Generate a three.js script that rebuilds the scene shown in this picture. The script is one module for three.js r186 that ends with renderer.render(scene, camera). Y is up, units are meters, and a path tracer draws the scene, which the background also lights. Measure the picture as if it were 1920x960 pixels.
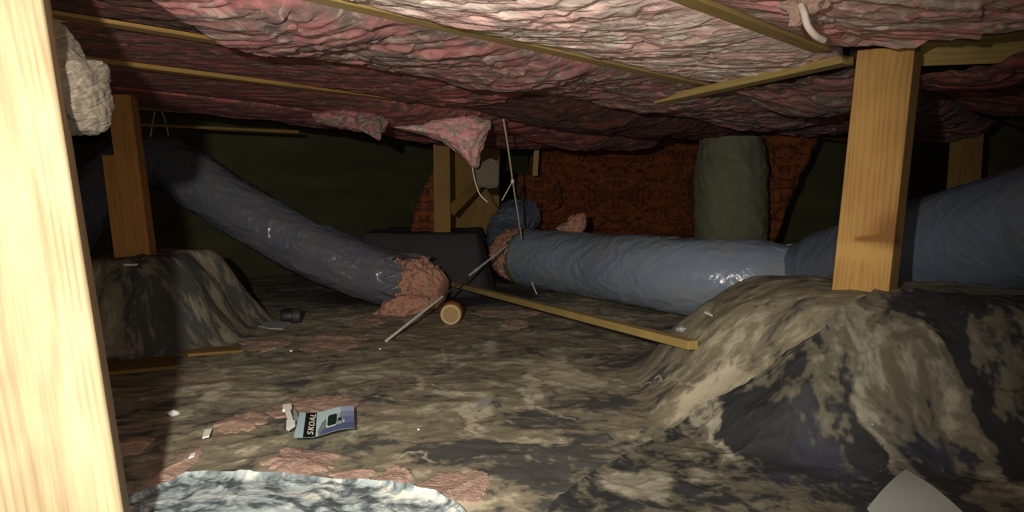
import * as THREE from 'three';
import { RoundedBoxGeometry } from 'three/addons/geometries/RoundedBoxGeometry.js';
import { mergeGeometries } from 'three/addons/utils/BufferGeometryUtils.js';
import { createNoise2D, createNoise3D } from 'simplex-noise';

// ------------------------------------------------------------------ camera, light, exposure
const scene = new THREE.Scene();
scene.background = new THREE.Color(0, 0, 0);
const F = 1330, PITCH = Math.atan(100 / F), EYE = 0.5;
const camera = new THREE.PerspectiveCamera(2 * Math.atan(480 / F) * 180 / Math.PI, 2, 0.02, 40);
camera.position.set(0, EYE, 0);
camera.rotation.x = -PITCH;
scene.add(camera);
const renderer = new THREE.WebGLRenderer({ antialias: true });
renderer.toneMapping = THREE.LinearToneMapping;
renderer.toneMappingExposure = 1.0;
renderer.shadowMap.enabled = true;
renderer.shadowMap.type = THREE.PCFSoftShadowMap;
// the hand light that lights the whole crawl space, held a little to the left of the lens
const flash = new THREE.SpotLight(new THREE.Color(1, 0.95, 0.86), 10.6, 0, 54 * Math.PI / 180, 1, 2);
flash.position.set(-0.17, 0.6, 0.02);
flash.target.position.set(-0.36, 0.24, -2);
flash.castShadow = true;
flash.shadow.radius = 0.6; flash.shadow.mapSize.set(2048, 2048); flash.shadow.camera.near = 0.05;
scene.add(flash, flash.target);
// weak fill light added beside the lens to lift the shadows
const fillLight = new THREE.SpotLight(new THREE.Color(1, 0.93, 0.82), 2.1, 0, 60 * Math.PI / 180, 1, 2);
fillLight.position.set(0.015, 0.515, 0.01); fillLight.target.position.set(-0.35, 0.35, -2);
fillLight.castShadow = true; fillLight.shadow.radius = 0.4; fillLight.shadow.mapSize.set(1024, 1024); fillLight.shadow.camera.near = 0.05;
scene.add(fillLight, fillLight.target);

// ------------------------------------------------------------------ helpers
function rng(seed) { return () => { seed |= 0; seed = seed + 0x6D2B79F5 | 0; let t = Math.imul(seed ^ seed >>> 15, 1 | seed); t = t + Math.imul(t ^ t >>> 7, 61 | t) ^ t; return ((t ^ t >>> 14) >>> 0) / 4294967296; }; }
const n2 = createNoise2D(rng(11)), n3 = createNoise3D(rng(23));
const fbm = (x, y, o = 4, g = 0.5) => { let a = 1, s = 0, w = 0; for (let i = 0; i < o; i++) { s += a * n2(x, y); w += a; a *= g; x = x * 2.03 + 17.3; y = y * 2.03 - 9.1; } return s / w; };
const fbm3 = (x, y, z, o = 4, g = 0.5) => { let a = 1, s = 0, w = 0; for (let i = 0; i < o; i++) { s += a * n3(x, y, z); w += a; a *= g; x = x * 2.03 + 7.3; y = y * 2.03 - 9.1; z = z * 2.03 + 3.7; } return s / w; };
const clamp = (v, a = 0, b = 1) => Math.min(b, Math.max(a, v));
const sst = (a, b, v) => { const t = clamp((v - a) / (b - a)); return t * t * (3 - 2 * t); };
const mix = (a, b, t) => a + (b - a) * t;
const mix3 = (a, b, t) => [mix(a[0], b[0], t), mix(a[1], b[1], t), mix(a[2], b[2], t)];
const V = (x, y, z) => new THREE.Vector3(x, y, z);
function ray(px, py) { const X = (px - 960) / F, Y = (480 - py) / F, c = Math.cos(PITCH), s = Math.sin(PITCH); const dy = Y * c - s, dz = c + Y * s; return [X / dz, dy / dz]; }
const P = (px, py, d) => { const [a, b] = ray(px, py); return V(a * d, EYE + b * d, -d); };          // a point of the place at distance d along the view
const used = {};
const numbered = (n) => { used[n] = (used[n] ?? -1) + 1; return used[n] ? n + '_' + String(used[n]).padStart(3, '0') : n; };
const sh = (m) => { m.castShadow = m.receiveShadow = true; return m; };
function tag(o, label, category, group) { o.userData.label = label; o.userData.category = category; if (group) o.userData.group = group; return o; }
function thing(name, label, category, pos = V(0, 0, 0), group) { const g = new THREE.Group(); g.name = numbered(name); g.position.copy(pos); scene.add(g); return tag(g, label, category, group); }
function part(name, geo, mat, parent) { const m = sh(new THREE.Mesh(geo, mat)); m.name = name; if (parent) { parent.add(m); } else { m.name = numbered(name); scene.add(m); } return m; }
function solo(name, geo, mat, label, category, group) { return tag(part(name, geo, mat), label, category, group); }
function struct(name, geo, mat) { const m = sh(new THREE.Mesh(geo, mat)); m.name = name; m.userData.kind = 'structure'; scene.add(m); return m; }
// move a world-space geometry's origin to its base, so that the object stands at its own place
function base(mesh) { mesh.geometry.computeBoundingBox(); const b = mesh.geometry.boundingBox, c = V((b.min.x + b.max.x) / 2, b.min.y, (b.min.z + b.max.z) / 2); mesh.geometry.translate(-c.x, -c.y, -c.z); mesh.position.copy(c); return mesh; }
function grid(nu, nv, fn, closeU = false) {                             // fn(i, j) -> [x, y, z, u, v]
  const pos = [], uv = [], idx = [];
  for (let j = 0; j <= nv; j++) for (let i = 0; i <= nu; i++) { const p = fn(i, j); pos.push(p[0], p[1], p[2]); uv.push(p[3], p[4]); }
  for (let j = 0; j < nv; j++) for (let i = 0; i < nu; i++) { const a = j * (nu + 1) + i, b = a + 1, c = a + nu + 1, d = c + 1; idx.push(a, b, d, a, d, c); }
  const g = new THREE.BufferGeometry();
  g.setAttribute('position', new THREE.Float32BufferAttribute(pos, 3)); g.setAttribute('uv', new THREE.Float32BufferAttribute(uv, 2)); g.setIndex(idx); g.computeVertexNormals();
  if (closeU) { const n = g.attributes.normal; for (let j = 0; j <= nv; j++) { const a = j * (nu + 1), b = a + nu; const v = V(n.getX(a) + n.getX(b), n.getY(a) + n.getY(b), n.getZ(a) + n.getZ(b)).normalize(); n.setXYZ(a, v.x, v.y, v.z); n.setXYZ(b, v.x, v.y, v.z); } }
  return g;
}
const s8 = (c) => { c = clamp(c); return 255 * (c <= 0.0031308 ? 12.92 * c : 1.055 * Math.pow(c, 1 / 2.4) - 0.055); };
function tex(w, h, fn, linear = false) {                                // fn(u, v) -> linear rgb or one number
  const data = new Uint8Array(w * h * 4);
  for (let j = 0, k = 0; j < h; j++) for (let i = 0; i < w; i++, k += 4) {
    const c = fn((i + 0.5) / w, (j + 0.5) / h);
    if (linear) { data[k] = data[k + 1] = data[k + 2] = 255 * clamp(c); } else { data[k] = s8(c[0]); data[k + 1] = s8(c[1]); data[k + 2] = s8(c[2]); }
    data[k + 3] = 255;
  }
  const t = new THREE.DataTexture(data, w, h); t.magFilter = THREE.LinearFilter; t.minFilter = THREE.LinearMipmapLinearFilter; t.generateMipmaps = true;
  t.wrapS = t.wrapT = THREE.MirroredRepeatWrapping; if (!linear) t.colorSpace = THREE.SRGBColorSpace; t.needsUpdate = true; return t;
}
const scaled = (t, x, y) => { t.repeat.set(x, y); return t; };

// ------------------------------------------------------------------ the lie of the land (x to the right, d away from the lens)
function rectDist(x, d, x0, x1, d0, d1) { const a = Math.max(x0 - x, 0, x - x1), b = Math.max(d0 - d, 0, d - d1); return Math.hypot(a, b); }
function drape(x, d, r, h, w, pw = 1) { const t = clamp(1 - rectDist(x, d, ...r) / w); return h * Math.pow(t * t * (3 - 2 * t), pw); }
function ground(x, d) {
  let y = 0.008 * fbm(x * 1.7, d * 1.7, 2) + 0.0035 * fbm(x * 6, d * 6, 2);
  const wr = 1 - Math.abs(fbm(x * 3.1 + 0.4 * fbm(x * 2, d * 2, 2), d * 3.1, 2)); y += 0.005 * Math.pow(wr, 10);
  const wob = 0.035 * fbm(x * 2.6 + 5, d * 2.6, 2);
  const m = drape(x + wob, d + wob, [0.72, 1.55, 1.62, 2.05], 0.285 - 0.05 * clamp(x - 0.9), 0.40, 0.9);
  const p = drape(x + wob, d + wob, [-1.5, -1.24, 2.44, 2.9], 0.31, 0.24);
  const c = drape(x + wob * 0.5, d + wob * 0.3, [-0.80, -0.2, 3.84, 4.7], 0.335, 0.11);
  const l = drape(x + wob, d + wob, [-2.9, -1.75, 2.3, 3.4], 0.12, 0.5);
  const b = drape(x + wob, d, [0.5, 3.2, 4.6, 6.5], 0.12, 0.6);
  return y + Math.max(m, p, c, l, b) ;
}
function T(px, py, lift = 0) { const [a, b] = ray(px, py); let lo = 0.6; for (let d = 0.6; d < 8; d += 0.01) { if (EYE + b * d < ground(a * d, d)) { lo = d; break; } lo = d; } const x = a * lo; return V(x, ground(x, lo) + lift, -lo); }
// rotated house axes: s runs along the joists (away to the right), q across them (towards the right and the lens)
const K = Math.SQRT1_2, SQ = (s, q) => [-0.39 + K * s + K * q, 1.3 + K * s - K * q];
const toSQ = (x, d) => [K * (x + 0.39) + K * (d - 1.3), K * (x + 0.39) - K * (d - 1.3)];

// ------------------------------------------------------------------ materials
function woodTex(light, dark, seed, knot) {
  return scaled(tex(256, 1024, (u, v) => {
    const x = u * 0.25, y = v;                                          // metres
    const warp = 0.012 * fbm(x * 5 + seed, y * 1.1 + seed, 2);
    const ring = 0.5 + 0.5 * Math.sin((x + warp) * 430 + 9 * fbm(x * 9 + seed, y * 0.7, 2));
    const fib = 0.5 + 0.5 * fbm(x * 260 + seed * 3, y * 7, 3), stain = 0.5 + 0.5 * fbm(x * 7 - seed, y * 3.2 + seed, 3);
    const t = clamp((0.12 + 0.2 * stain) * Math.pow(ring, 2) + 0.36 * fib + 0.5 * stain - 0.15 + (knot ? knot(x, y) : 0));
    return mix3(light, dark, t);
  }), 4, 1);
}
const bumpWood = scaled(tex(256, 512, (u, v) => { const x = u * 0.25, y = v * 0.5; return 0.5 + 0.45 * fbm(x * 200, y * 4, 3); }, true), 4, 2);
const std = (o) => new THREE.MeshStandardMaterial({ roughness: 0.9, side: THREE.DoubleSide, ...o });
const wm = (l, d, s, k) => std({ map: woodTex(l, d, s, k), bumpMap: bumpWood, bumpScale: 0.0006, roughness: 0.8 });
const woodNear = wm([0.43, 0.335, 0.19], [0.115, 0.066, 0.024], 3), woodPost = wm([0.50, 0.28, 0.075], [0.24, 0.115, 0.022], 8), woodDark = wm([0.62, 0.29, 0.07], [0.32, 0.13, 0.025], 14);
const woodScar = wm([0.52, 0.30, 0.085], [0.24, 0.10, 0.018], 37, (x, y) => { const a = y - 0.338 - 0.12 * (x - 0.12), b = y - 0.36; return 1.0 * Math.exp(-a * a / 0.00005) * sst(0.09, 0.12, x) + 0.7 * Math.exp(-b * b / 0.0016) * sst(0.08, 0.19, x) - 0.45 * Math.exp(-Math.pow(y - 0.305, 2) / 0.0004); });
const woodJoist = wm([0.40, 0.28, 0.09], [0.19, 0.12, 0.03], 21), woodDim = wm([0.24, 0.135, 0.028], [0.12, 0.06, 0.01], 29);  // woodDim: darker copy, with the dimness of far timber put into its colour
const fibreBump = scaled(tex(1024, 1024, (u, v) => { const a = fbm(u * 9, v * 9, 2); return 0.5 + 0.32 * fbm(u * 22 + a * 2, v * 50, 4, 0.6) + 0.22 * fbm(u * 90, v * 90, 3); }, true), 1, 1);
function fibreTex(c1, c2, c3, seed, f = 1) {
  return tex(768, 768, (u, v) => {
    const w = fbm(u * 5 * f + seed, v * 5 * f, 3), a = fbm(u * 4 * f + w + seed, v * 9 * f, 5, 0.6), b = fbm(u * 16 * f - seed, v * 40 * f + w * 2, 4, 0.6), h = n2(u * 300, v * 300);
    let c = mix3(c1, c2, sst(-0.35, 0.35, a)); c = mix3(c, c3, sst(0.05, 0.6, b + a * 0.3) * 0.75);
    const g = 1 + 0.22 * b + 0.08 * h; return [c[0] * g, c[1] * g, c[2] * g];
  });
}
const fib = (c1, c2, c3, s, f, bs = 0.0022) => std({ map: fibreTex(c1, c2, c3, s, f), bumpMap: fibreBump, bumpScale: bs, roughness: 1 });
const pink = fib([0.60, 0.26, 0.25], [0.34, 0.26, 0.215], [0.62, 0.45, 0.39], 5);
const pinkPale = fib([0.74, 0.46, 0.41], [0.56, 0.46, 0.39], [0.78, 0.66, 0.59], 45), pinkDusk = fib([0.28, 0.105, 0.10], [0.125, 0.092, 0.075], [0.31, 0.215, 0.185], 52), maroon = fib([0.26, 0.06, 0.052], [0.09, 0.045, 0.033], [0.28, 0.13, 0.11], 61);  // maroon: pink fibre darkened, the rear ceiling shade put into its colour
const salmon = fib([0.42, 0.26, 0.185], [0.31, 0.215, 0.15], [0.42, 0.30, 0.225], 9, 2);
const darkBrown = fib([0.085, 0.022, 0.014], [0.04, 0.016, 0.01], [0.12, 0.05, 0.035], 66);  // darker brown fibre; carries the rear ceiling shade above the cord
const coral = fib([0.50, 0.235, 0.155], [0.33, 0.18, 0.115], [0.50, 0.30, 0.215], 71, 2);
const pale = fib([0.34, 0.205, 0.16], [0.27, 0.185, 0.135], [0.40, 0.28, 0.22], 15, 2, 0.003);
const tan = fib([0.112, 0.092, 0.066], [0.082, 0.066, 0.046], [0.16, 0.138, 0.105], 19, 2.5);
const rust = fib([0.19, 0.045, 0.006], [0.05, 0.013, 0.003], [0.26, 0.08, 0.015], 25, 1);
const jacketBump = tex(1024, 1024, (u, v) => {
  const w = fbm(u * 3, v * 3, 2) * 0.6, d = (u * 9 + v * 5), e = (u * 4 - v * 9);
  return 0.5 + 0.28 * Math.pow(1 - Math.abs(fbm(d + w, e * 0.35 + w, 3)), 3) - 0.2 + 0.22 * Math.pow(1 - Math.abs(fbm(u * 5 + 9 + w, v * 12 + w * 2, 3)), 6) + 0.02 * fbm(u * 20, v * 20, 2);
}, true);
const jacketMap = (c, dust, s) => tex(512, 512, (u, v) => mix3(c, dust, sst(-0.2, 0.6, fbm(u * 4 + s, v * 4, 4)) * 0.55));
const jm = (c, dust, s, r = 0.34) => new THREE.MeshPhysicalMaterial({ map: jacketMap(c, dust, s), bumpMap: jacketBump, bumpScale: 0.002, roughness: r, specularIntensity: 0.8, clearcoat: 0.35, clearcoatRoughness: 0.15, side: THREE.DoubleSide });
const jacketBlue = jm([0.25, 0.30, 0.38], [0.30, 0.29, 0.26], 4, 0.3), jacketGrey = jm([0.115, 0.118, 0.14], [0.15, 0.14, 0.13], 13), jacketDull = jm([0.13, 0.125, 0.08], [0.085, 0.10, 0.05], 31, 0.85), jacketSlate = jm([0.13, 0.155, 0.21], [0.15, 0.16, 0.165], 27, 0.36); jacketDull.clearcoat = 0; jacketSlate.clearcoat = 0.15;
const paper = std({ color: new THREE.Color(0.88, 0.87, 0.80) }), paleGrey = std({ color: new THREE.Color(0.34, 0.36, 0.33), roughness: 0.6 });
const cordMat = std({ color: new THREE.Color(0.62, 0.56, 0.42), roughness: 0.6 }), metal = std({ color: new THREE.Color(0.82, 0.78, 0.68), roughness: 0.3 });
const blackPlastic = std({ color: new THREE.Color(0.012, 0.011, 0.012), roughness: 0.5 });
const concrete = std({ map: tex(512, 512, (u, v) => { const a = fbm(u * 6, v * 6, 5); return mix3([0.035, 0.034, 0.012], [0.08, 0.075, 0.03], 0.5 + 0.5 * a); }), roughness: 0.95 });

// ------------------------------------------------------------------ dust and dirt on the plastic ground cover
// [px, py, half width, half height, amount]: where the dirt lies thicker (+) or the bare black film shows (-)
function blots(list) { return list.map(([px, py, rx, ry, a]) => { const p = T(px, py), d = -p.z; return [p.x, d, rx * d / F, ry * d * d / (F * 0.5), a]; }); }
function blotSum(bl, x0, d0) { let s = 0; const x = x0 + 0.05 * fbm(x0 * 8 + 70, d0 * 8, 4, 0.6), d = d0 + 0.06 * fbm(x0 * 8, d0 * 8 + 55, 4, 0.6); for (const b of bl) { const a = (x - b[0]) / b[2], c = (d - b[1]) / b[3], r = a * a + c * c; if (r < 6) s += b[4] * Math.exp(-r * r * 0.5 - r * 0.4); } return s; }
const floorBlots = blots([
  [1060, 700, 45, 35, 0.8], [1000, 715, 14, 45, 0.7], [880, 770, 60, 18, 0.35], [1005, 828, 45, 8, 0.9], [890, 790, 14, 34, 0.7], [860, 738, 60, 7, 0.6], [790, 720, 14, 20, 0.55], [1040, 775, 26, 9, 0.6], [1130, 640, 60, 7, 0.45],
  [920, 655, 16, 14, 0.7], [840, 665, 30, 14, 0.4], [700, 690, 90, 25, 0.3], [600, 700, 120, 20, 0.2], [720, 800, 70, 30, 0.3], [740, 860, 50, 20, 0.35], [860, 945, 110, 26, 0.9], [1130, 720, 40, 10, 0.5], [1240, 725, 60, 10, 0.6], [1310, 700, 60, 40, 0.45], [1370, 640, 60, 60, 0.2], [1290, 760, 60, 16, 0.6],
  [1440, 590, 50, 40, 0.1], [430, 740, 90, 20, 0.25], [400, 700, 40, 50, 0.35], [370, 760, 16, 50, 0.5], [480, 860, 60, 25, 0.2],
  [660, 755, 60, 10, -0.2], [1200, 760, 120, 26, -0.5], [1010, 790, 70, 20, -0.55], [870, 850, 90, 28, -0.6], [1080, 870, 160, 45, -0.6], [1000, 920, 90, 40, -0.5], [1180, 670, 90, 14, -0.5], [960, 660, 60, 12, -0.35], [1260, 690, 50, 10, -0.4], [800, 640, 60, 14, -0.3],
  [560, 720, 40, 12, -0.5], [520, 800, 20, 30, -0.5], [480, 870, 40, 26, -0.4], [610, 690, 60, 9, -0.4], [550, 660, 20, 8, -0.4], [700, 830, 34, 18, -0.3], [960, 745, 40, 14, -0.35], [300, 760, 40, 60, -0.3], [290, 560, 70, 40, -0.4], [420, 580, 60, 40, -0.5], [480, 560, 50, 30, -0.3], [820, 488, 190, 16, -2.4], [1060, 565, 140, 26, 0.5], [1180, 600, 120, 16, 0.35], [640, 600, 130, 16, 0.4], [700, 630, 120, 14, 0.35], [880, 620, 120, 16, 0.3], [430, 610, 60, 20, 0.3], [1250, 620, 90, 18, -0.5],
]);
// pale cracks where dirt has washed together: chains of points with a half width in pixels
const veins = [];
for (const [w, ...p] of [[7, 1000, 690, 1055, 672, 1062, 712, 1005, 720, 985, 736, 995, 765], [4, 780, 705, 792, 715, 787, 732], [3, 805, 718, 830, 730, 860, 738, 900, 738], [4, 1010, 765, 1040, 778, 1076, 788], [6, 938, 828, 1015, 822], [8, 862, 772, 884, 786, 878, 800, 900, 818], [4, 920, 642, 923, 660, 905, 668], [3, 830, 655, 835, 680, 880, 682], [3, 1110, 724, 1160, 715, 1215, 722], [3, 1060, 655, 1130, 655], [3, 950, 715, 1000, 715], [4, 740, 860, 790, 846, 812, 870], [3, 700, 745, 760, 752], [3, 1230, 705, 1290, 722, 1340, 716], [3, 640, 700, 700, 712]])
  for (let i = 0; i + 3 < p.length; i += 2) { const a = T(p[i], p[i + 1]), b = T(p[i + 2], p[i + 3]); veins.push([a.x, -a.z, b.x, -b.z, w * -a.z / F]); }
function veinAt(x0, d0) {
  const x = x0 + 0.014 * fbm(x0 * 22 + 9, d0 * 22, 3), d = d0 + 0.016 * fbm(x0 * 22, d0 * 22 + 5, 3); let m = 0;
  for (const [ax, ad, bx, bd, w] of veins) { const ux = bx - ax, ud = bd - ad, t = clamp(((x - ax) * ux + (d - ad) * ud) / (ux * ux + ud * ud)), q = Math.hypot(x - ax - ux * t, d - ad - ud * t) / w; if (q < 2) m = Math.max(m, sst(1.6, 0.3, q)); }
  return m;
}
const FX = 3.2, FD = 3.4, fx0 = -1.6, fd0 = 0.85;
const black = [0.030, 0.029, 0.028], dirt = [0.20, 0.165, 0.105], chalk = [0.50, 0.43, 0.31];
function dustColour(x, d, bias, stretch, sharp = 1) {
  const w = 0.30 * fbm(x * 2.6 + 3, d * 2.6, 3), a = fbm(x * 3.4 + w * 2, d * 3.4 * stretch + w, 5, 0.55), b = fbm(x * 13 - 4 + w * 3, d * 16 * stretch, 4, 0.6), c = fbm(x * 60, d * 60, 2);
  const line = Math.pow(1 - Math.abs(fbm(x * 3.3 + 40 + w, d * 3.3 * stretch, 3)), 14);
  const m = a * 0.55 + b * 0.62 + c * 0.14 + bias;
  let col = mix3(black, dirt, sst(-0.30 / sharp, 0.17 / sharp, m)); col = mix3(col, chalk, sst(0.28, 0.95, m + 0.25 * line) * 0.9);
  const pz = sst(0.1, 0.6, fbm(x * 2.1 - 20, d * 2.1, 3) + 0.3 * b) * sst(0.2, -0.9, x) * 0.5; col = mix3(col, [0.25, 0.13, 0.10], pz * sst(-0.3, 0.3, m));
  return col;
}
const floorMap = tex(1792, 1792, (u, v) => { const x = fx0 + u * FX, d = fd0 + v * FD, bs = blotSum(floorBlots, x, d), c = mix3(dustColour(x, d, 0.2 + bs * 0.95, 1), chalk, veinAt(x, d) * 0.75), k = sst(-1, -0.5, bs); return [c[0] * 0.95 + 0.036 * k, c[1] * 0.98 + 0.035 * k, c[2] * 0.95 + 0.029 * k]; });
const moundBlots = blots([
  [1420, 640, 50, 60, 0.5], [1640, 680, 60, 70, 0.55], [1560, 720, 70, 20, 0.3], [1700, 660, 40, 60, 0.3], [1540, 770, 30, 80, 0.2], [1750, 600, 60, 20, 0.3], [1700, 780, 50, 14, 0.35], [1345, 830, 14, 46, 0.9], [1390, 750, 30, 10, 0.7], [1300, 850, 50, 30, 0.3], [1840, 870, 30, 90, 0.5], [1880, 760, 20, 80, 0.35], [1200, 920, 60, 30, 1.0], [1330, 905, 40, 18, 0.9], [1650, 850, 10, 40, 0.25], [1650, 560, 120, 8, 0.35],
  [1500, 680, 26, 50, -0.6], [1430, 730, 60, 24, -0.5], [1400, 790, 60, 30, -0.5], [1480, 840, 60, 24, -0.35], [1620, 860, 20, 60, -0.6], [1720, 820, 60, 30, -0.5], [1830, 720, 24, 90, -0.6], [1900, 880, 20, 60, -0.7], [1780, 620, 40, 24, -0.4], [1520, 600, 30, 26, -0.7], [1720, 575, 130, 14, -0.6], [1540, 890, 90, 24, -0.4], [1750, 900, 30, 30, -0.5],
]);
const lavender = blots([[1545, 885, 50, 30, 1], [1480, 905, 40, 16, 0.6], [1740, 860, 60, 16, 0.5]]);
const MX = 2.4, MD = 1.8, mx0 = 0.0, md0 = 0.7;
const moundMap = tex(1024, 1024, (u, v) => { const x = mx0 + u * MX, d = md0 + v * MD; const c = dustColour(x * 1.2 + 7, d, -0.1 + 1.35 * blotSum(moundBlots, x, d), 0.75, 1.15); const lv = Math.min(1, blotSum(lavender, x, d)); return mix3([c[0] * 0.57 + 0.003, c[1] * 0.62 + 0.004, c[2] * 0.63 + 0.005], [0.036, 0.039, 0.064], lv * 0.8); });
const frontMap = tex(1024, 512, (u, v) => { const x = u * 1.0 - 0.9, d = 0.7 + v * 0.7, w = fbm(x * 4, d * 4, 3), m = 0.7 * fbm(x * 6 + w * 2, d * 12, 5, 0.6) + 0.25 * fbm(x * 40, d * 40, 3); let c = mix3([0.065, 0.08, 0.088], [0.36, 0.42, 0.42], sst(-0.35, 0.25, m)); return mix3(c, [0.75, 0.71, 0.56], sst(0.15, 0.6, m + 0.3 * fbm(x * 3 + 9, d * 3, 2))); });
const filmBump = tex(1024, 1024, (u, v) => { const w = fbm(u * 5, v * 5, 2) * 0.7; return 0.45 + 0.3 * Math.pow(1 - Math.abs(fbm(u * 8 + w, v * 8 + w, 3)), 5) + 0.18 * fbm(u * 40, v * 40, 3) + 0.1 * fbm(u * 160, v * 160, 2); }, true);
const floorMat = std({ map: floorMap, bumpMap: filmBump, bumpScale: 0.0035, roughness: 0.82 });
const moundMat = std({ map: moundMap, bumpMap: filmBump, bumpScale: 0.0035, roughness: 0.72 });
const frontMat = std({ map: frontMap, bumpMap: filmBump, bumpScale: 0.0025, roughness: 0.7 });

// ------------------------------------------------------------------ the setting
{
  const R = 330, N = 12, C = 420;
  const dRow = (j) => j < N ? mix(-2.3, 0.9, j / N) : 0.9 * Math.pow(7.0 / 0.9, (j - N) / R);
  const xCol = (i) => { const s = 2 * i / C - 1, a = Math.abs(s); return Math.sign(s) * 5 * (0.3 * a + 0.7 * Math.pow(a, 2.3)); };
  struct('floor', grid(C, R + N, (i, j) => { const x = xCol(i), d = dRow(j); return [x, ground(x, d), -d, (x - fx0) / FX, (d - fd0) / FD]; }), floorMat);
}
function wall(name, s0, s1, q0, q1, y0, y1, mat) {
  const g = new THREE.BoxGeometry(s1 - s0, y1 - y0, q1 - q0), [x, d] = SQ((s0 + s1) / 2, (q0 + q1) / 2);
  const m = struct(name, g, mat); m.position.set(x, (y0 + y1) / 2, -d); m.rotation.y = Math.PI / 4; return m;
}
wall('wall_left', -2.7, 4.3, -3.55, -3.4, -0.15, 1.1, concrete);
wall('wall_back', 4.2, 4.35, -3.4, 2.3, -0.15, 1.1, concrete);
wall('wall_front', -2.75, -2.6, -3.4, 2.3, -0.15, 1.1, concrete);
wall('wall_right', -2.6, 4.2, 2.2, 2.35, -0.15, 1.1, concrete);
wall('ceiling', -2.75, 4.35, -3.55, 2.35, 1.1, 1.14, woodDark);

// ------------------------------------------------------------------ timber
function boxUV(g, ou, ov) {
  const p = g.attributes.position, n = g.attributes.normal, uv = g.attributes.uv;
  for (let i = 0; i < p.count; i++) { const x = p.getX(i), y = p.getY(i), z = p.getZ(i), ax = Math.abs(n.getX(i)), ay = Math.abs(n.getY(i)), az = Math.abs(n.getZ(i)); if (ay > ax && ay > az) uv.setXY(i, x + ou, z + ov); else uv.setXY(i, (ax > az ? z : x) + ou, y + ov); }
  return g;
}
let woodSeed = 0;
function timberGeo(w, len, t, r = 0.004) { woodSeed++; return boxUV(new RoundedBoxGeometry(w, len, t, 2, r), woodSeed * 0.37, woodSeed * 0.61); }
// put a timber along a -> b with its front face (local z) turned to yaw
function along(m, a, b, front) { const y = b.clone().sub(a).normalize(), z = front.clone().addScaledVector(y, -front.dot(y)).normalize(), x = y.clone().cross(z); m.quaternion.setFromRotationMatrix(new THREE.Matrix4().makeBasis(x, y, z)); m.position.copy(a).add(b).multiplyScalar(0.5); return m; }
function timber(name, a, b, w, t, front, mat, parent, r, uv) { const m = part(name, uv ? boxUV(new RoundedBoxGeometry(w, a.distanceTo(b), t, 2, r), ...uv) : timberGeo(w, a.distanceTo(b), t, r), mat, parent); return along(m, a, b, front); }
const yawVec = (deg) => V(Math.sin(deg * Math.PI / 180), 0, Math.cos(deg * Math.PI / 180));
function line(a, b, y) { const t = (y - a.y) / (b.y - a.y); return a.clone().lerp(b, t); }              // the point of the line a-b at height y

{ // near post, left edge of the picture: its front right arris runs from (78, 0) to (231, 960)
  const f = yawVec(28), e0 = P(231, 960, 0.84), e1 = P(80, 0, 0.87), side = yawVec(118);
  const off = side.clone().multiplyScalar(-0.095).addScaledVector(f, -0.07);
  tag(timber('timber_post', line(e0, e1, ground(e0.x - 0.1, 0.9) - 0.01).add(off), line(e0, e1, 1.08).add(off), 0.19, 0.14, f, woodNear, null, 0.008), 'big pale brightly lit timber post nearest the camera at the left edge', 'post');
}
{ // right post on the covered pier
  const f = yawVec(-40), b = P(1610, 553, 1.7), t = P(1659, 100, 1.74), off = f.clone().multiplyScalar(-0.045);
  tag(timber('timber_post', b.clone().add(off).setY(b.y - 0.01), line(b, t, 0.868).add(off), 0.128, 0.09, f, woodScar, null, 0.004, [0.125, 0.5]), 'orange brown timber post standing on the black covered mound at right', 'post');
}
{ // second post from the left, with a cleat nailed to it
  const f = yawVec(12), b = P(260, 484, 2.5), t = P(206, 60, 2.55), off = f.clone().multiplyScalar(-0.045), g = thing('timber_post', 'slim timber post behind the near post, with a cleat nailed on its left side', 'post', b.clone().add(off));
  const a0 = V(0, -0.01, 0), a1 = line(b, t, 1.08).sub(b);
  timber('shaft', a0, a1, 0.078, 0.089, f, woodDark, g);
  const l = yawVec(102).multiplyScalar(-0.0595); const c1 = line(b, t, b.y + 0.36).sub(b);
  timber('cleat', a0.clone().add(l), c1.add(l), 0.041, 0.085, f, woodDark, g);
}
{ // middle post far back, with brace
  const b = P(828, 433, 3.9), t = P(826, 240, 3.95), off = V(0, 0, -0.045);
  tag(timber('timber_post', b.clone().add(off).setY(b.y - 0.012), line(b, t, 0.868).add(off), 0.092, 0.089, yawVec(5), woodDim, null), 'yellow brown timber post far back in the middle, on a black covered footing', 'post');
  tag(timber('timber_post', P(1798, 470, 3.4), line(P(1798, 470, 3.4), P(1815, 240, 3.4), 0.868), 0.135, 0.09, yawVec(-35), woodDim, null), 'dim timber post behind the blue grey duct at far right', 'post');
}
// floor joists: their undersides show between the batts
const JQ = 0.475, joistName = { 0: 'joist crossing the ceiling from the top edge above the middle post', 1: 'yellowish joist running down to the top of the right post', '-1': 'thin joist edge crossing the top left, nearest of the left ones', '-2': 'second dim joist edge in the upper left, below the thin one' };
for (let k = -2; k <= 1; k++) {
  const [x0, d0] = SQ(-2.58, k * JQ), end = k === 1 ? 1.15 : 4.18, [x1, d1] = SQ(end, k * JQ), y = 0.978;
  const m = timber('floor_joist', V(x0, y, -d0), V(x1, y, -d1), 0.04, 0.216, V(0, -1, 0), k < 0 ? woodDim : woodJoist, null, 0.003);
  tag(m, joistName[k], 'joist');
}
tag(timber('wooden_batten', P(1236, 189, 2.42), P(1590, 112, 1.83), 0.05, 0.022, V(0, -1, 0), woodJoist, null, 0.003), 'wooden batten under the ceiling insulation, leading from the right post towards the middle', 'batten');
tag(timber('wooden_beam', P(1716, 90, 1.86), P(2080, 76, 1.80), 0.09, 0.07, V(0, -0.2, 1), woodJoist, null, 0.003), 'dim greenish timber beam at the upper right edge, beside the right post top', 'beam');
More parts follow.
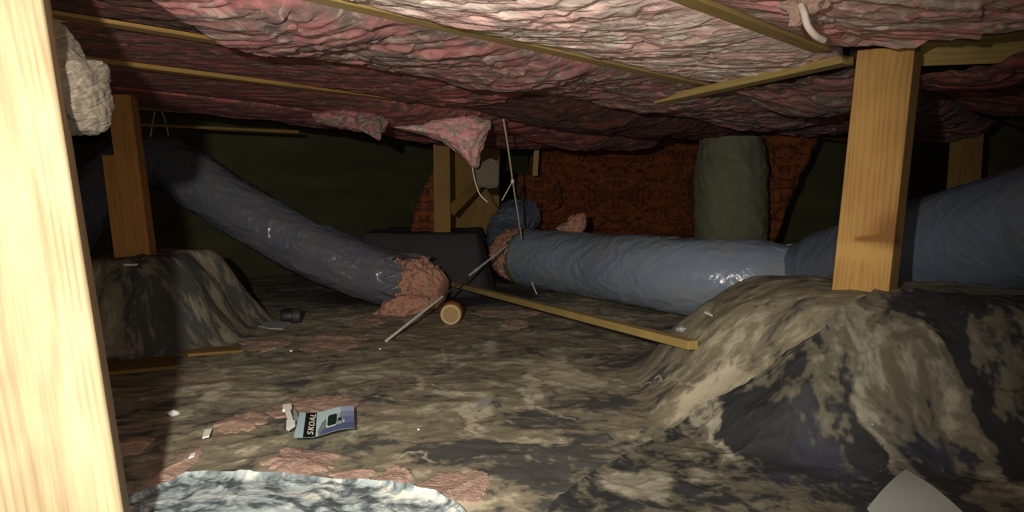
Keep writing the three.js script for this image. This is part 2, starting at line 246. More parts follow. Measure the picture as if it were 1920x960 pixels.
tag(timber('wooden_beam', P(60, 10, 1.5), P(186, 6, 1.62), 0.07, 0.07, V(0, -0.3, 1), woodJoist, null, 0.003), 'short yellowish beam end at the top left corner, behind the near post', 'beam');
tag(timber('wooden_batten', P(232, 232, 3.3), P(560, 247, 3.8), 0.014, 0.012, V(0, -0.4, 1), woodDim, null, 0.002), 'lower thin lath across the dark upper left, above the grey duct', 'batten');
tag(timber('wooden_batten', P(236, 200, 2.9), P(400, 213, 3.3), 0.014, 0.012, V(0, -0.4, 1), woodDim, null, 0.002), 'upper thin lath across the dark upper left, beside the slim post', 'batten');

// ------------------------------------------------------------------ pink batts between the joists
function batt(k, s0, s1, cell, bulge, mat, label, wide = 1) {
  const q0 = k * JQ + 0.022, q1 = (k + wide) * JQ - 0.022, nu = Math.round((q1 - q0) / cell), nv = Math.round((s1 - s0) / cell);
  const m = solo('insulation_batt', grid(nu + 2, nv, (i, j) => {
    const t = clamp((i - 1) / nu), s = mix(s0, s1, j / nv), q = mix(q0, q1, t), [x, d] = SQ(s, q);
    if (i === 0 || i === nu + 2) return [x, 1.06, -d, x * 0.8, d * 0.8];
    const sag = bulge * Math.pow(4 * t * (1 - t), 0.55) * (0.75 + 0.6 * fbm(s * 1.1 + k * 7, k * 3.3, 2));
    const w = fbm(x * 3 + k, d * 3, 2) * 0.5, a = fbm(x * 4 + w, d * 6, 3, 0.5), n = fbm(x * 6 + w * 3, d * 12 + k, 3, 0.5);
    const lay = n * 4, fl = Math.floor(lay), ter = (fl + sst(0.55, 1, lay - fl)) / 4;               // torn flaky layers
    const rear = s0 > 0.9 || k < -1 || s0 < -1.5, filler = s0 < -1.5, edge = clamp(4 * t * (1 - t) * 3), soft = rear ? 0.6 : k === 0 ? 0.4 : 0.55, back = k < -1 ? sst(0.1, 1.5, s) : k === -1 && !filler ? sst(0, 0.2, s + 0.25 - (-0.24 - q) * 1.17) : 1;
    return [x + 0.012 * n * edge, 0.878 + (k === -1 ? 0.07 : 0.004) * (1 - back) - sag * back - edge * soft * (0.3 + 0.7 * back) * (0.018 * a + 0.018 * ter + 0.002 * fbm(x * 50, d * 50, 2)), -d + 0.012 * a * edge, x * 0.8, d * 0.8];
  }), mat, label, 'insulation');
  m.geometry.rotateY(-Math.PI / 4); base(m); m.position.applyAxisAngle(V(0, 1, 0), Math.PI / 4); m.rotation.y = Math.PI / 4; return m;
}
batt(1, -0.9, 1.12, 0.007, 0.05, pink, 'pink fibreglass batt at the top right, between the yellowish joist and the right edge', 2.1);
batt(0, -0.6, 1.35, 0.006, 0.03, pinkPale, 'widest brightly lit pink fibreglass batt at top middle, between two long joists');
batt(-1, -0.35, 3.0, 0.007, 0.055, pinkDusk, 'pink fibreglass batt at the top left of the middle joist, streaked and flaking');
batt(-1, -1.6, 0.02, 0.012, 0.006, darkBrown, 'dark fibreglass batt filling the top left corner, left of the streaked pink one');  // top left part of this row in a darker brown
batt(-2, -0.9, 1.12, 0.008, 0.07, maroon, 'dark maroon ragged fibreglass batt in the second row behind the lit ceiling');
batt(-2, 1.125, 2.9, 0.010, 0.07, darkBrown, 'shade darkened fibreglass batt above the hanging cord, continuing the dark maroon one');
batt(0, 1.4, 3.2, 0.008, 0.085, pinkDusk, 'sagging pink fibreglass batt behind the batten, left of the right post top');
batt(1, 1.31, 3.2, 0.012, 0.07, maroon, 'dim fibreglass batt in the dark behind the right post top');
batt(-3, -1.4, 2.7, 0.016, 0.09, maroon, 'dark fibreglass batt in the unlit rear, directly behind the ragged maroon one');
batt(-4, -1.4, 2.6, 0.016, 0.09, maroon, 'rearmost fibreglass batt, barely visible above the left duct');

// ------------------------------------------------------------------ rounded solids traced at their own distance
function blobGeo(outline, depth, thick, o = {}) {                       // outline in pixels, star shaped; a solid with noise relief
  const pts = outline.map(([x, y]) => P(x, y, depth)), c = pts.reduce((a, p) => a.add(p), V(0, 0, 0)).divideScalar(pts.length);
  const curve = new THREE.CatmullRomCurve3(pts, true, 'catmullrom', 0.3), NA = o.na || 120, NR = o.nr || 26, amp = o.amp ?? 0.012, fr = o.freq || 18, uvs = o.uv || 1.5, tilt = o.tilt || 0;
  const edge = []; for (let i = 0; i <= NA; i++) edge.push(curve.getPoint((i % NA) / NA));
  return grid(NA, NR * 2, (i, j) => {
    const f = j <= NR ? j / NR : 2 - j / NR, r = Math.sin(f * Math.PI / 2), e = edge[i], zs = (j <= NR ? 1 : -1) * thick / 2 * Math.pow(Math.max(0, 1 - Math.pow(r, 2.6)), 0.6);
    let x = mix(c.x, e.x, r), y = mix(c.y, e.y, r), z = c.z + zs + tilt * (y - c.y);
    const n = fbm3(x * fr, y * fr, z * fr, 3, 0.5), m = 0.5 * fbm3(x * fr * 4, y * fr * 4, z * fr * 4, 2);
    const dx = x - c.x, dy = y - c.y, L = Math.hypot(dx, dy) + 0.01;
    x += dx / L * amp * (n + 0.4 * m) * r; y += dy / L * amp * (n + 0.4 * m) * r; z += amp * (n * 1.2 + 0.5 * m) * (zs >= 0 ? 1 : -1) * (1 - Math.pow(r, 8));
    return [x, y, z, (x - c.x) * uvs, (y - c.y + 0.4 * zs) * uvs];
  }, true);
}
const blob = (name, outline, depth, thick, mat, label, cat, o) => base(solo(name, blobGeo(outline, depth, thick, o), mat, label, cat, o?.group));
blob('insulation_chunk', [[70, 40], [112, 46], [128, 88], [150, 108], [184, 114], [186, 150], [196, 190], [199, 225], [186, 246], [150, 251], [112, 256], [60, 258], [30, 150]], 1.0, 0.11, tan, 'torn tan fibreglass chunk jutting out from behind the near post', 'insulation', { amp: 0.009, freq: 16, na: 200, nr: 40, uv: 2.2 });
blob('insulation_scrap', [[735, 238], [790, 252], [832, 268], [862, 288], [882, 312], [896, 312], [905, 280], [914, 250], [918, 226], [870, 215], [800, 222]], 2.95, 0.16, pink, 'pink fibreglass rag hanging to a point from the dark ceiling, middle', 'insulation', { amp: 0.014, freq: 14 });
blob('insulation_scrap', [[585, 214], [640, 206], [700, 212], [728, 226], [722, 246], [708, 262], [690, 250], [668, 244], [640, 242], [615, 236], [592, 230]], 2.75, 0.10, pinkDusk, 'ragged pink tufts drooping from the ceiling edge, left of the pointed rag', 'insulation', { amp: 0.018, freq: 16 });
blob('insulation_scrap', [[888, 318], [918, 296], [934, 306], [936, 340], [930, 352], [908, 352], [890, 346]], 3.1, 0.03, tan, 'greyish flap standing in for a lit dust disc under the pointed pink rag', 'insulation', { amp: 0.004 });  // flap made up where a dust disc caught the flash
blob('insulation_scrap', [[1474, 0], [1520, -16], [1560, -6], [1556, 14], [1530, 24], [1512, 30], [1498, 48], [1478, 48], [1480, 26], [1462, 14]], 1.32, 0.03, pale, 'pale pink torn tuft hanging from the ceiling at upper right', 'insulation', { amp: 0.008, freq: 30 });

// ------------------------------------------------------------------ insulated flexible ducts
function sweep(pts, rad, nL, nT, o = {}) {
  const c = new THREE.CatmullRomCurve3(pts, false, 'centripetal'), L = c.getLength(), P0 = c.getSpacedPoints(nL), fr = [];
  for (let j = 0; j <= nL; j++) { const t = c.getTangentAt(j / nL), side = V(0, 1, 0).cross(t).normalize(), up = t.clone().cross(side); fr.push([side, up]); }
  return grid(nT, nL, (i, j) => { const t = j / nL, a = i / nT * Math.PI * 2, r = rad(t, a, t * L), p = P0[j].clone().addScaledVector(fr[j][0], Math.cos(a) * r).addScaledVector(fr[j][1], Math.sin(a) * r); if (o.shift) p.add(o.shift(t, a, c)); return [p.x, p.y, p.z, t * L * 1.1, i / nT * 1.0]; }, true);
}
const ringN = (a, l, f, o) => fbm3(Math.cos(a) * f, Math.sin(a) * f, l * o, 3);
function wrinkle(a, l, s, amp) {
  const tw = a + l * 1.6 + s, x = Math.cos(tw), z = Math.sin(tw), w = fbm3(x, z, l * 2 + s, 2);
  const f1 = Math.pow(1 - Math.abs(fbm3(x * 0.9 + s, z * 0.9, l * 7 + w * 0.9, 2)), 5), f2 = Math.pow(1 - Math.abs(fbm3(x * 2.4, z * 2.4 + s, l * 11 + w, 3)), 7);
  return amp * (f1 * 0.9 + f2 * 0.35 + 0.9 * fbm3(x * 1.2, z * 1.2, l * 2.5 + s, 2));
}
const px = (list) => list.map((p) => P(...p));
function ringBand(p, t, r, w, thick, mat, name, parent) { const m = part(name, new THREE.TorusGeometry(r, thick, 8, 64), mat, parent); m.scale.z = w / thick; m.position.copy(p); m.quaternion.setFromUnitVectors(V(0, 0, 1), t.clone().normalize()); return m; }
{ // left duct
  const path = px([[40, 560, 3.0], [120, 440, 3.25], [190, 352, 3.45], [255, 306, 3.55], [310, 303, 3.55], [365, 338, 3.52], [440, 387, 3.48], [530, 440, 3.45], [620, 483, 3.42], [700, 513, 3.4], [778, 531, 3.36]]);
  const org = path[9].clone().setY(0.02), g = thing('insulated_duct', 'dark grey plastic wrapped flexible duct sloping down to a torn end on the left', 'duct', org);
  const loc = path.map((p) => p.clone().sub(org));
  part('jacket', sweep(loc, (t, a, l) => 0.132 + wrinkle(a, l, 3, 0.0055) + 0.022 * sst(0.93, 1, t) * fbm3(Math.cos(a) * 2, Math.sin(a) * 2, 3, 2), 420, 120, { shift: (t, a) => V(0.07, -0.015, 0).multiplyScalar(sst(0.93, 1, t) * fbm3(Math.cos(a) * 1.6, Math.sin(a) * 1.6, 8, 3) * 2.0) }), jacketGrey, g);
  const cuff = px([[735, 521, 3.38], [770, 531, 3.36], [800, 541, 3.34], [825, 547, 3.33], [833, 549, 3.325]]).map((p) => p.sub(org));
  const c = part('torn_insulation', sweep(cuff, (t, a, l) => (t > 0.985 ? 0.002 : (0.095 + 0.035 * sst(0.15, 0.4, t)) * (1 - Math.pow(t, 4) * 0.5)) * (1 + 0.20 * ringN(a, l, 2.2, 22) + 0.045 * ringN(a, l, 6, 40)), 60, 120), coral, g); c.userData.label = 'salmon pink torn insulation bulging from the duct end';
  const sp = blobGeo([[718, 570], [745, 556], [770, 552], [800, 556], [812, 572], [790, 588], [760, 598], [728, 600], [700, 590]], 3.16, 0.12, { amp: 0.02, freq: 16 }); sp.translate(-org.x, -org.y, -org.z);
  const s2 = part('spilled_insulation', sp, coral, g); s2.userData.label = 'pink insulation spilling down below the duct end';
  const cl = (a) => new THREE.TubeGeometry(new THREE.CatmullRomCurve3(a.map((p) => P(...p).sub(org))), 20, 0.003, 6);
  part('hanger', cl([[294, 190, 3.5], [288, 222, 3.45], [282, 256, 3.42]]), cordMat, g); part('hanger', cl([[294, 190, 3.5], [308, 222, 3.45], [316, 254, 3.42]]), cordMat, g);
}
{ // right duct: torn end, long jacket, tie, and the part rising to the right behind the post
  const pA = px([[985, 482, 4.12], [1050, 490, 3.85], [1120, 498, 3.58], [1200, 507, 3.26], [1300, 519, 3.02], [1400, 523, 2.93], [1492, 520, 2.87]]), pB = px([[1492, 520, 2.87], [1550, 512, 2.76], [1620, 497, 2.58], [1750, 466, 2.28], [1860, 443, 2.08], [1960, 420, 1.92], [2080, 396, 1.75], [2420, 352, 1.5], [2900, 330, 1.3]]);
  const org = pA[4].clone().setY(0.02), L = (a) => a.map((p) => p.clone().sub(org)), g = thing('insulated_duct', 'blue grey plastic wrapped flexible duct across the right, passing behind the right post', 'duct', org);
  part('jacket', sweep(L(pA), (t, a, l) => 0.163 - 0.030 * sst(0.9, 1, t) + wrinkle(a, l, 9, 0.0042), 300, 120), jacketBlue, g);
  part('jacket', sweep(L(pB), (t, a, l) => 0.168 - 0.035 * sst(0.16, 0, l) + wrinkle(a, l, 21, 0.003), 420, 120), jacketSlate, g).userData.label = 'smoother duct length rising to the right';
  ringBand(pA[6].clone().sub(org), pB[1].clone().sub(pA[6]), 0.135, 0.008, 0.004, cordMat, 'tie_strap', g);
  const c = part('torn_insulation', sweep(L(px([[1012, 484, 4.0], [985, 480, 4.10], [960, 476, 4.17], [946, 473, 4.22], [942, 472, 4.235]])), (t, a, l) => (t > 0.98 ? 0.002 : (0.125 + 0.03 * sst(0.2, 0.4, t)) * (1 - 0.35 * Math.pow(t, 5))) * (1 + 0.12 * ringN(a, l, 2.2, 18) + 0.03 * ringN(a, l, 6, 40)), 60, 110), coral, g); c.userData.label = 'pink insulation bared at the torn left end';
  ringBand(pA[0].clone().lerp(pA[1], 0.1).sub(org), pA[1].clone().sub(pA[0]), 0.163, 0.03, 0.006, jacketDull, 'collar', g);
  part('jacket', sweep(L(px([[955, 470, 4.3], [948, 438, 4.5], [962, 414, 4.62], [985, 404, 4.75]])), (t, a, l) => 0.115 + wrinkle(a, l, 33, 0.012), 90, 80), jacketSlate, g).userData.label = 'dull sleeve piece bending away behind the torn end';
  part('strap_tail', new THREE.TubeGeometry(new THREE.CatmullRomCurve3([P(986, 478, 3.90), P(992, 515, 3.88), P(1005, 548, 3.86), P(1016, 572, 3.83)].map((p) => p.sub(org))), 30, 0.004, 6), cordMat, g);
}
{ // grey tube added in place of a dust disc lit by the flash
  const a = P(1368, 480, 3.7).setY(0.1), b = P(1372, 250, 3.7).setY(0.83);
  const m = solo('dust_disc_tube', sweep([a, a.clone().lerp(b, 0.5), b], (t, an, l) => 0.182 + wrinkle(an, l, 41, 0.009) - 0.03 * sst(0.75, 1, t), 90, 90), jacketDull, 'dim greenish grey tube standing in for a lit dust disc behind the blue grey duct', 'duct'); base(m);
}
// rust coloured batts and boards in the dark behind
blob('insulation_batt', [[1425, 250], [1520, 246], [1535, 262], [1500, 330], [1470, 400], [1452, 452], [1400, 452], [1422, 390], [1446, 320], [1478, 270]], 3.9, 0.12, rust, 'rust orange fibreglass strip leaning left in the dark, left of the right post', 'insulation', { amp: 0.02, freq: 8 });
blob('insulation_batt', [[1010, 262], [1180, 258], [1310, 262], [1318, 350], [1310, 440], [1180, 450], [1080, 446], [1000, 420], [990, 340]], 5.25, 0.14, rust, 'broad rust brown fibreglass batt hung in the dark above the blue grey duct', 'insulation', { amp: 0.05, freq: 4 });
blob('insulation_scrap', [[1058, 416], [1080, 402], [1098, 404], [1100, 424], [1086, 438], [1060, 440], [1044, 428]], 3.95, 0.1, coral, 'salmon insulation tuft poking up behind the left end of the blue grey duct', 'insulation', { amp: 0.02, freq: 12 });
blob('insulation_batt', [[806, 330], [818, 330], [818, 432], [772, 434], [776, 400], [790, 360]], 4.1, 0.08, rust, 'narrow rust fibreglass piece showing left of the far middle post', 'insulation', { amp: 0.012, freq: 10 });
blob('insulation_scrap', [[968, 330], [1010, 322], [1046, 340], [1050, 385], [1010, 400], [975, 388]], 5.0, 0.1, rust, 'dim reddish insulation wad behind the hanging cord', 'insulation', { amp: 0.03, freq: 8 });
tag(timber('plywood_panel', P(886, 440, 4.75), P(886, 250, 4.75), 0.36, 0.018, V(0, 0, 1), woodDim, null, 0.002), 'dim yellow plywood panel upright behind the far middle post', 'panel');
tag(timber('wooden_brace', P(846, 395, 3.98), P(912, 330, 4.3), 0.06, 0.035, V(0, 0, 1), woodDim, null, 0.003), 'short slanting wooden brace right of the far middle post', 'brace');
tag(timber('wooden_stud', P(1003, 330, 4.6), P(1007, 262, 4.6), 0.035, 0.04, V(0, 0, 1), woodJoist, null, 0.003), 'short dim stud end right of the hanging cord', 'stud');

// ------------------------------------------------------------------ plastic film lying over the ground
function sheetGeo(A, B, nu, nv, lift, uv, curl = 0) {                   // ruled between the curves A and B, following the ground
  const ca = new THREE.CatmullRomCurve3(A), cb = new THREE.CatmullRomCurve3(B), th = 0.0012;
  const at = (i, j) => { const v = clamp(j / nv), u = clamp(i / nu), a = ca.getPoint(v), b = cb.getPoint(v), w = Math.pow(u, 1.3), x = mix(a.x, b.x, w), z = mix(a.z, b.z, w); const cu = curl * Math.exp(-u * nu / (nu * 0.035)) * (0.4 + 0.7 * Math.abs(n2(v * 2.2, 3))); return [x, ground(x, -z) + lift + cu + 0.004 * Math.pow(1 - Math.abs(fbm(x * 6 + 3, z * 6, 3)), 6), z, ...uv(x, -z)]; };
  return mergeGeometries([grid(nu, nv, at), grid(nu, nv, (i, j) => { const p = at(i, j); p[1] -= th; return p; })]);
}
base(solo('plastic_sheet', sheetGeo([[1010, 985], [1100, 912], [1180, 862], [1240, 826], [1300, 790], [1390, 740], [1480, 680], [1545, 628], [1590, 585], [1640, 562]].map((p) => T(...p)), [V(1.5, 0, -0.75), V(1.7, 0, -1.1), V(1.9, 0, -1.4), V(2.0, 0, -1.7), V(2.1, 0, -1.95)], 240, 240, 0.007, (x, d) => [(x - mx0) / MX, (d - md0) / MD], 0.012), moundMat, 'dusty black plastic sheet draped over the mound at lower right', 'plastic sheet'));
base(solo('plastic_sheet', sheetGeo([[200, 985], [262, 945], [330, 912], [390, 900], [450, 903], [540, 910], [640, 914], [740, 926], [820, 944], [870, 972], [910, 1005]].map((p) => T(...p)), [V(-0.75, 0, -0.8), V(-0.5, 0, -0.78), V(-0.3, 0, -0.78), V(-0.05, 0, -0.8)], 90, 200, 0.006, (x, d) => [(x + 0.9), (d - 0.7) / 0.7], 0.016), frontMat, 'bluish white dusty plastic sheet with a curled edge along the bottom left', 'plastic sheet'));
{ // stiff pale corner
  const a = T(1697, 900, 0.016), b = T(1625, 975, 0.016), c = T(1810, 985, 0.014), d = b.clone().add(c).sub(a).add(V(0, 0.005, 0)), g = grid(12, 12, (i, j) => { const u = i / 12, v = j / 12, p = a.clone().multiplyScalar((1 - u) * (1 - v)).addScaledVector(b, u * (1 - v)).addScaledVector(c, v * (1 - u)).addScaledVector(d, u * v); return [p.x, p.y + 0.006 * Math.sin((u + v) * 3), p.z, u, v]; });
  const g2 = g.clone().translate(0, -0.0015, 0); base(solo('tarp_corner', mergeGeometries([g, g2]), paleGrey, 'pale grey stiff tarp corner sticking up at the lower right edge', 'tarp'));
}

// ------------------------------------------------------------------ pink scraps lying on the ground
let scrapSeed = 0;
function floorScrap(pxc, pyc, rx, ry, h, mat, label, o = {}) {
  const c = T(pxc, pyc), d = -c.z, ax = rx * d / F, ad = ry * d * d / (F * (EYE - c.y)), sd = ++scrapSeed * 3.7, NA = 90, NR = 22;
  return base(solo(o.name || 'insulation_scrap', grid(NA, NR, (i, j) => {
    const a = i / NA * Math.PI * 2, r = j / NR, k = 1 + 0.35 * fbm(Math.cos(a) * 1.3 + sd, Math.sin(a) * 1.3, 4, 0.6), x = c.x + Math.cos(a) * ax * r * k, dd = d + Math.sin(a) * ad * r * k;
    const y = ground(x, dd) + (j === NR ? -0.003 : h * 0.6 * (Math.pow(1 - Math.pow(r, 3), 0.6) * (0.65 + 0.55 * fbm(x * 10 + sd, dd * 10, 3)) + 0.12 * fbm(x * 40, dd * 40, 2) * (1 - r)));
    return [x, y, -dd, x * 1.6, dd * 1.6];
  }, true), mat, label, o.cat || 'insulation'));
}
floorScrap(565, 868, 68, 24, 0.022, pale, 'rosy fibreglass scrap lying just below the printed tobacco card');
floorScrap(738, 901, 34, 19, 0.024, pale, 'small plump pale pink scrap near the bottom, left of the widest one');
floorScrap(845, 918, 80, 30, 0.012, pale, 'widest flat pale pink scrap by the bottom edge, left of the bare film');
floorScrap(660, 889, 45, 12, 0.010, pale, 'thin flat pink scrap just above the bottom sheet edge');
floorScrap(590, 766, 84, 26, 0.014, salmon, 'broad brownish pink scrap just above the printed tobacco card');
floorScrap(455, 790, 46, 22, 0.012, salmon, 'brownish pink scrap left of the white plastic clip');
floorScrap(628, 640, 58, 20, 0.014, salmon, 'faded pink scrap on the ground below the left duct');
floorScrap(948, 590, 62, 9, 0.016, salmon, 'long pink scrap right of the round wood offcut');
floorScrap(965, 609, 26, 8, 0.014, salmon, 'small pink scrap just below the long one by the offcut');
floorScrap(500, 646, 44, 12, 0.012, salmon, 'dim pink scrap left of the faded one, below the black cap');
floorScrap(690, 600, 34, 12, 0.014, salmon, 'small pink scrap left of the duct end spill');
floorScrap(240, 838, 40, 20, 0.008, salmon, 'dim pink patch in the shade beside the near post');
floorScrap(330, 880, 26, 40, 0.006, salmon, 'dull pink smear above the bottom sheet at left');

// ------------------------------------------------------------------ timber on the ground
function lying(a, b, w, t, mat, label, front = V(0, 1, 0), name = 'wooden_plank') { const m = timber(name, a, b, w, t, front, mat, null, 0.003); return tag(m, label, 'plank'); }
lying(T(838, 539, 0.02), T(1300, 664, 0.02), 0.034, 0.024, woodJoist, 'long thin wooden strip lying from the left duct end to the right mound');
lying(T(150, 702, 0.008), T(330, 684, 0.008), 0.16, 0.012, woodDim, 'dim brown board lying on the ground beside the near post');
lying(T(345, 668, 0.006), T(450, 658, 0.006), 0.10, 0.010, woodDim, 'short brown board lying right of the dim board');
{ // round offcut seen from its end
  const c = P(845, 585, 2.9), r = 0.0455; c.y = ground(c.x, 2.9) + r - 0.002;
  const g = thing('wood_offcut', 'small round tan wood offcut with its cut end facing the camera', 'offcut', c.clone().setY(c.y - r));
  const ringMap = scaled(tex(256, 256, (u, v) => { const x = u - 0.5, y = v - 0.5, q = Math.hypot(x, y) * 2, a = 0.5 + 0.5 * Math.sin(q * 42 + 2 * fbm(x * 4, y * 4, 2)); return q > 0.8 ? [0.55, 0.40, 0.22] : mix3([0.40, 0.26, 0.12], [0.30, 0.19, 0.08], a * 0.8 + 0.3 * fbm(x * 9, y * 9, 3)); }), 1, 1);
  const body = part('bark', new THREE.LatheGeometry([[r * 0.9, 0], [r, 0.004], [r * 1.02, 0.05], [r, 0.12], [0.001, 0.122]].map((p) => new THREE.Vector2(...p)), 40), woodDark, g); body.rotation.x = -Math.PI / 2; body.position.y = r;
  const face = part('cut_face', new THREE.CylinderGeometry(r * 0.9, r * 0.93, 0.006, 40), std({ map: ringMap }), g); face.rotation.x = Math.PI / 2; face.position.set(0, r, 0.001);
}
{ // rod leaning from the ground to the duct end
  const a = T(724, 643, 0.006), b = P(950, 461, 3.88), g = thing('metal_rod', 'thin pale metal rod leaning from the ground to the blue grey duct end', 'rod', a), e = b.clone().sub(a);
  const seg = (t0, t1, r, m, n) => part(n, new THREE.TubeGeometry(new THREE.LineCurve3(e.clone().multiplyScalar(t0), e.clone().multiplyScalar(t1)), 1, r, 10), m, g);
  seg(0, 0.36, 0.0055, metal, 'shaft'); seg(0.58, 1, 0.0055, metal, 'shaft'); seg(0.34, 0.6, 0.004, std({ color: new THREE.Color(0.10, 0.07, 0.045) }), 'core').userData.label = 'darker thinner middle length';  // middle length drawn thinner and darker
  seg(0.64, 0.67, 0.008, metal, 'ferrule'); seg(0.82, 0.84, 0.008, metal, 'ferrule');
}
{ // hanging cord with knot
  const a = P(944, 224, 2.9), g = thing('hanging_cord', 'thin pale cord with a knot hanging from the ceiling to the duct end', 'cord', a), tube = (l, r) => new THREE.TubeGeometry(new THREE.CatmullRomCurve3(l.map((p) => P(...p).sub(a))), 40, r, 6);
  part('strand', tube([[944, 224, 2.9], [953, 280, 3.1], [961, 338, 3.3], [969, 390, 3.5], [978, 448, 3.75]], 0.0042), cordMat, g);
  part('loose_end', tube([[961, 340, 3.3], [951, 358, 3.28], [941, 376, 3.27]], 0.003), cordMat, g);
  const k = part('knot', new THREE.SphereGeometry(0.009, 12, 10), cordMat, g); k.position.copy(P(961, 340, 3.3).sub(a)); k.scale.y = 1.4;
  tag(part('hanging_cord', new THREE.TubeGeometry(new THREE.CatmullRomCurve3([P(884, 306, 2.95), P(891, 340, 3.0), P(900, 365, 3.02), P(914, 379, 3.03)]), 40, 0.003, 6), cordMat), 'fine curved thread dangling below the pointed pink rag', 'cord');
  tag(part('fibre_strand', new THREE.TubeGeometry(new THREE.CatmullRomCurve3([P(1502, 10, 1.30), P(1508, 26, 1.29), P(1514, 48, 1.29), P(1528, 66, 1.30), P(1544, 75, 1.32)]), 40, 0.0065, 8), std({ color: new THREE.Color(0.55, 0.45, 0.38) })), 'pale twisted fibre strand dangling from the pink tuft at upper right', 'insulation');
}

// ------------------------------------------------------------------ litter
{ // printed card
  const cv = document.createElement('canvas'); cv.width = 640; cv.height = 300; const c = cv.getContext('2d');
  const gr = (x0, y0, x1, y1, s) => { const g = c.createLinearGradient(x0, y0, x1, y1); s.forEach(([t, k]) => g.addColorStop(t, k)); return g; };
  c.fillStyle = '#bcdce2'; c.fillRect(0, 0, 640, 300);
  c.fillStyle = '#c6e2e4'; c.fillRect(210, 0, 430, 300);
  c.fillStyle = '#8d94b4'; c.fillRect(480, 0, 160, 300); c.fillStyle = '#7078a4'; c.fillRect(500, 140, 140, 160); c.fillStyle = '#aab4cc'; c.fillRect(480, 0, 160, 70);
  c.fillStyle = '#7d9094'; c.beginPath(); c.moveTo(235, 250); c.lineTo(275, 150); c.lineTo(345, 95); c.lineTo(500, 90); c.lineTo(500, 300); c.lineTo(250, 300); c.fill();
  c.fillStyle = '#5b6488'; c.beginPath(); c.moveTo(250, 300); c.lineTo(300, 240); c.lineTo(640, 220); c.lineTo(640, 300); c.fill();
  c.fillStyle = '#dfe8e4'; c.beginPath(); c.roundRect(322, 90, 120, 150, 26); c.fill();
  c.fillStyle = '#16302a'; c.beginPath(); c.roundRect(336, 84, 104, 138, 24); c.fill();
  c.fillStyle = '#26302e'; c.fillRect(452, 150, 44, 46); c.fillStyle = '#e6ebea'; for (const [x, y, w, h] of [[446, 96, 12, 60], [472, 88, 8, 50], [440, 190, 60, 5], [446, 204, 44, 5], [452, 218, 50, 5], [500, 170, 14, 8], [510, 186, 18, 30]]) c.fillRect(x, y, w, h);
  c.fillStyle = '#17170f'; c.beginPath(); c.moveTo(70, 0); c.lineTo(196, 0); c.lineTo(222, 300); c.lineTo(92, 300); c.fill();
  c.save(); c.translate(156, 150); c.rotate(-Math.PI / 2); c.fillStyle = '#f4f2e6'; c.textAlign = 'center'; c.textBaseline = 'middle'; c.font = 'italic bold 92px sans-serif'; c.scale(0.92, 1); c.fillText('SKOAL', 0, 4); c.restore();
  const map = new THREE.CanvasTexture(cv); map.colorSpace = THREE.SRGBColorSpace;
  const A = T(563, 795, 0.024), B = T(664, 784, 0.022), C = T(665, 825, 0.018), D = T(551, 843, 0.024), N = 24;
  const at = (u, v) => { const p = D.clone().multiplyScalar((1 - u) * (1 - v)).addScaledVector(C, u * (1 - v)).addScaledVector(A, (1 - u) * v).addScaledVector(B, u * v); p.y += 0.006 * Math.abs(u - 0.3) - 0.003 * Math.sin(u * 6); return p; };
  const f = grid(N, 8, (i, j) => { const p = at(i / N, j / 8); return [p.x, p.y, p.z, i / N, j / 8]; });
  const bk = grid(N, 8, (i, j) => { const p = at(i / N, j / 8); return [p.x, p.y - 0.0012, p.z, 0.01, 0.5]; });
  base(solo('printed_card', mergeGeometries([f, bk]), std({ map, roughness: 0.45 }), 'bluish printed card with a black band reading SKOAL, lying on pink scraps', 'card'));
}
function flat(name, outline, lift, th, mat, label, cat, extra) {        // a thin piece lying on the ground
  const pts = outline.map((p) => T(...p)), c = pts.reduce((a, p) => a.add(p), V(0, 0, 0)).divideScalar(pts.length), s = new THREE.Shape(pts.map((p) => new THREE.Vector2(p.x - c.x, -(p.z - c.z))));
  const g = new THREE.ExtrudeGeometry(s, { depth: th, bevelEnabled: true, bevelSize: th * 0.3, bevelThickness: th * 0.3, bevelSegments: 1, curveSegments: 4 }); g.rotateX(-Math.PI / 2);
  const m = solo(name, g, mat, label, cat); m.position.set(c.x, ground(c.x, -c.z) + lift, c.z); if (extra) m.rotation.set(...extra); return m;
}
flat('plastic_clip', [[531, 776], [546, 774], [547, 780], [544, 783], [550, 806], [553, 806], [553, 813], [541, 820], [538, 815], [538, 807], [541, 806], [535, 784], [531, 783]], 0.014, 0.004, paper, 'white notched plastic clip left of the printed card', 'clip');
flat('plastic_scrap', [[551, 778], [556, 784], [561, 798], [556, 804], [551, 796]], 0.012, 0.002, paleGrey, 'greyish translucent flap beside the white plastic clip', 'scrap');
flat('paper_scrap', [[384, 820], [398, 816], [392, 830], [380, 832]], 0.008, 0.002, paper, 'white folded paper scrap left of the clip, in the open', 'paper');
flat('paper_scrap', [[358, 860], [368, 857], [364, 866], [354, 868]], 0.004, 0.002, paper, 'tiny white paper scrap below the folded one, towards the near post', 'paper');
flat('plastic_scrap', [[484, 616], [505, 608], [535, 607], [548, 612], [530, 622], [505, 622]], 0.008, 0.003, paleGrey, 'pale leaf shaped shard just below the black cap', 'scrap');
flat('plastic_scrap', [[892, 770], [912, 748], [923, 752], [915, 764], [895, 778]], 0.002, 0.002, paleGrey, 'bluish grey shard on the ground in the middle', 'scrap');
flat('paper_scrap', [[1321, 599], [1328, 592], [1336, 599]], 0.008, 0.003, paper, 'tiny white triangle on the ground under the blue grey duct', 'paper');
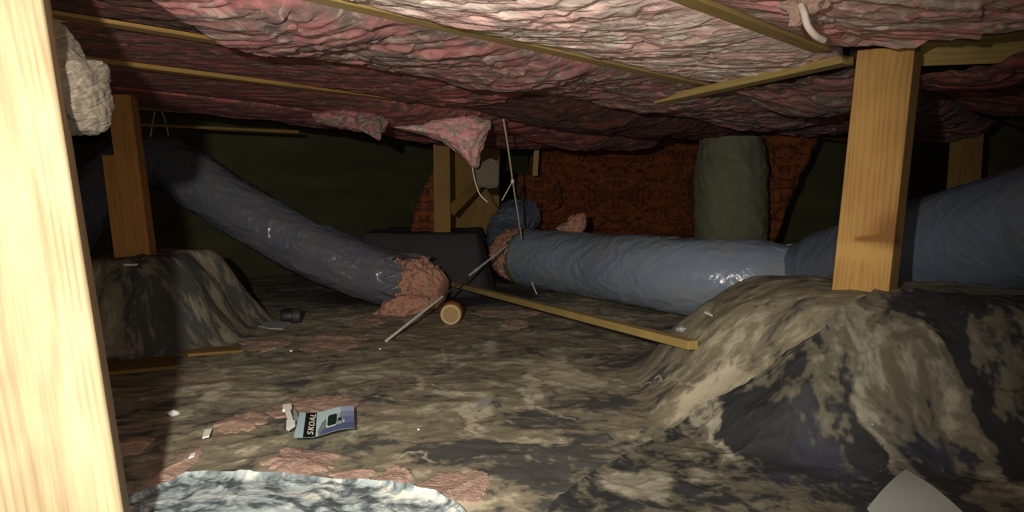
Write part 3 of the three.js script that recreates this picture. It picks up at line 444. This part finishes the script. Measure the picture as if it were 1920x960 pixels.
flat('paper_scrap', [[233, 508], [258, 500], [250, 512], [240, 516]], 0.01, 0.004, paper, 'white torn scrap on the covered footing of the slim post', 'paper');
const crumb = new THREE.IcosahedronGeometry(1, 1); { const p = crumb.attributes.position; for (let i = 0; i < p.count; i++) { const k = 1 + 0.35 * n3(p.getX(i) * 1.7, p.getY(i) * 1.7, p.getZ(i) * 1.7); p.setXYZ(i, p.getX(i) * k, p.getY(i) * k * 0.7, p.getZ(i) * k); } crumb.computeVertexNormals(); }
for (const [x, y, r, m, l] of [[572, 656, 0.010, pale, 'pink crumb left of the metal rod foot'], [326, 780, 0.012, paper, 'white crumb in the shade near the board'], [546, 660, 0.005, paper, 'tiny white crumb left of the pink one'], [712, 656, 0.004, paper, 'tiny white crumb at the metal rod foot'], [1630, 800, 0.006, paper, 'white crumb on the black sheet at right'], [1612, 896, 0.006, paper, 'white crumb in the fold low on the black sheet'], [785, 809, 0.003, paper, 'white speck right of the printed card'], [1277, 622, 0.014, paleGrey, 'pale grey lump at the far end of the long wooden strip']]) {
  const c = T(x, y, r * 0.5), o = solo('debris_crumb', crumb, m, l, 'debris'); o.position.copy(c); o.scale.setScalar(r); o.rotation.y = x;
}
{ // black cap lying on its side
  const c = P(547, 590, 2.9); c.y = ground(c.x, 2.9); const r = 0.032, g = thing('black_cap', 'small black plastic cap lying on the ground below the left duct', 'cap', c);
  const prof = (l) => l.map((p) => new THREE.Vector2(...p));
  const b = part('body', new THREE.LatheGeometry(prof([[0.001, -0.04], [r * 0.85, -0.04], [r, -0.034], [r, 0.004], [r * 0.9, 0.006]]), 36), blackPlastic, g), k = part('rim', new THREE.LatheGeometry(prof([[r * 0.9, 0.006], [r * 0.98, 0.008], [r * 0.98, 0.034], [r * 0.85, 0.038], [0.001, 0.038]]), 36), std({ color: new THREE.Color(0.035, 0.03, 0.022), roughness: 0.6 }), g);
  for (const m of [b, k]) { m.rotation.z = -Math.PI / 2; m.position.y = r; } g.rotation.y = 0.12;
}
renderer.render(scene, camera);
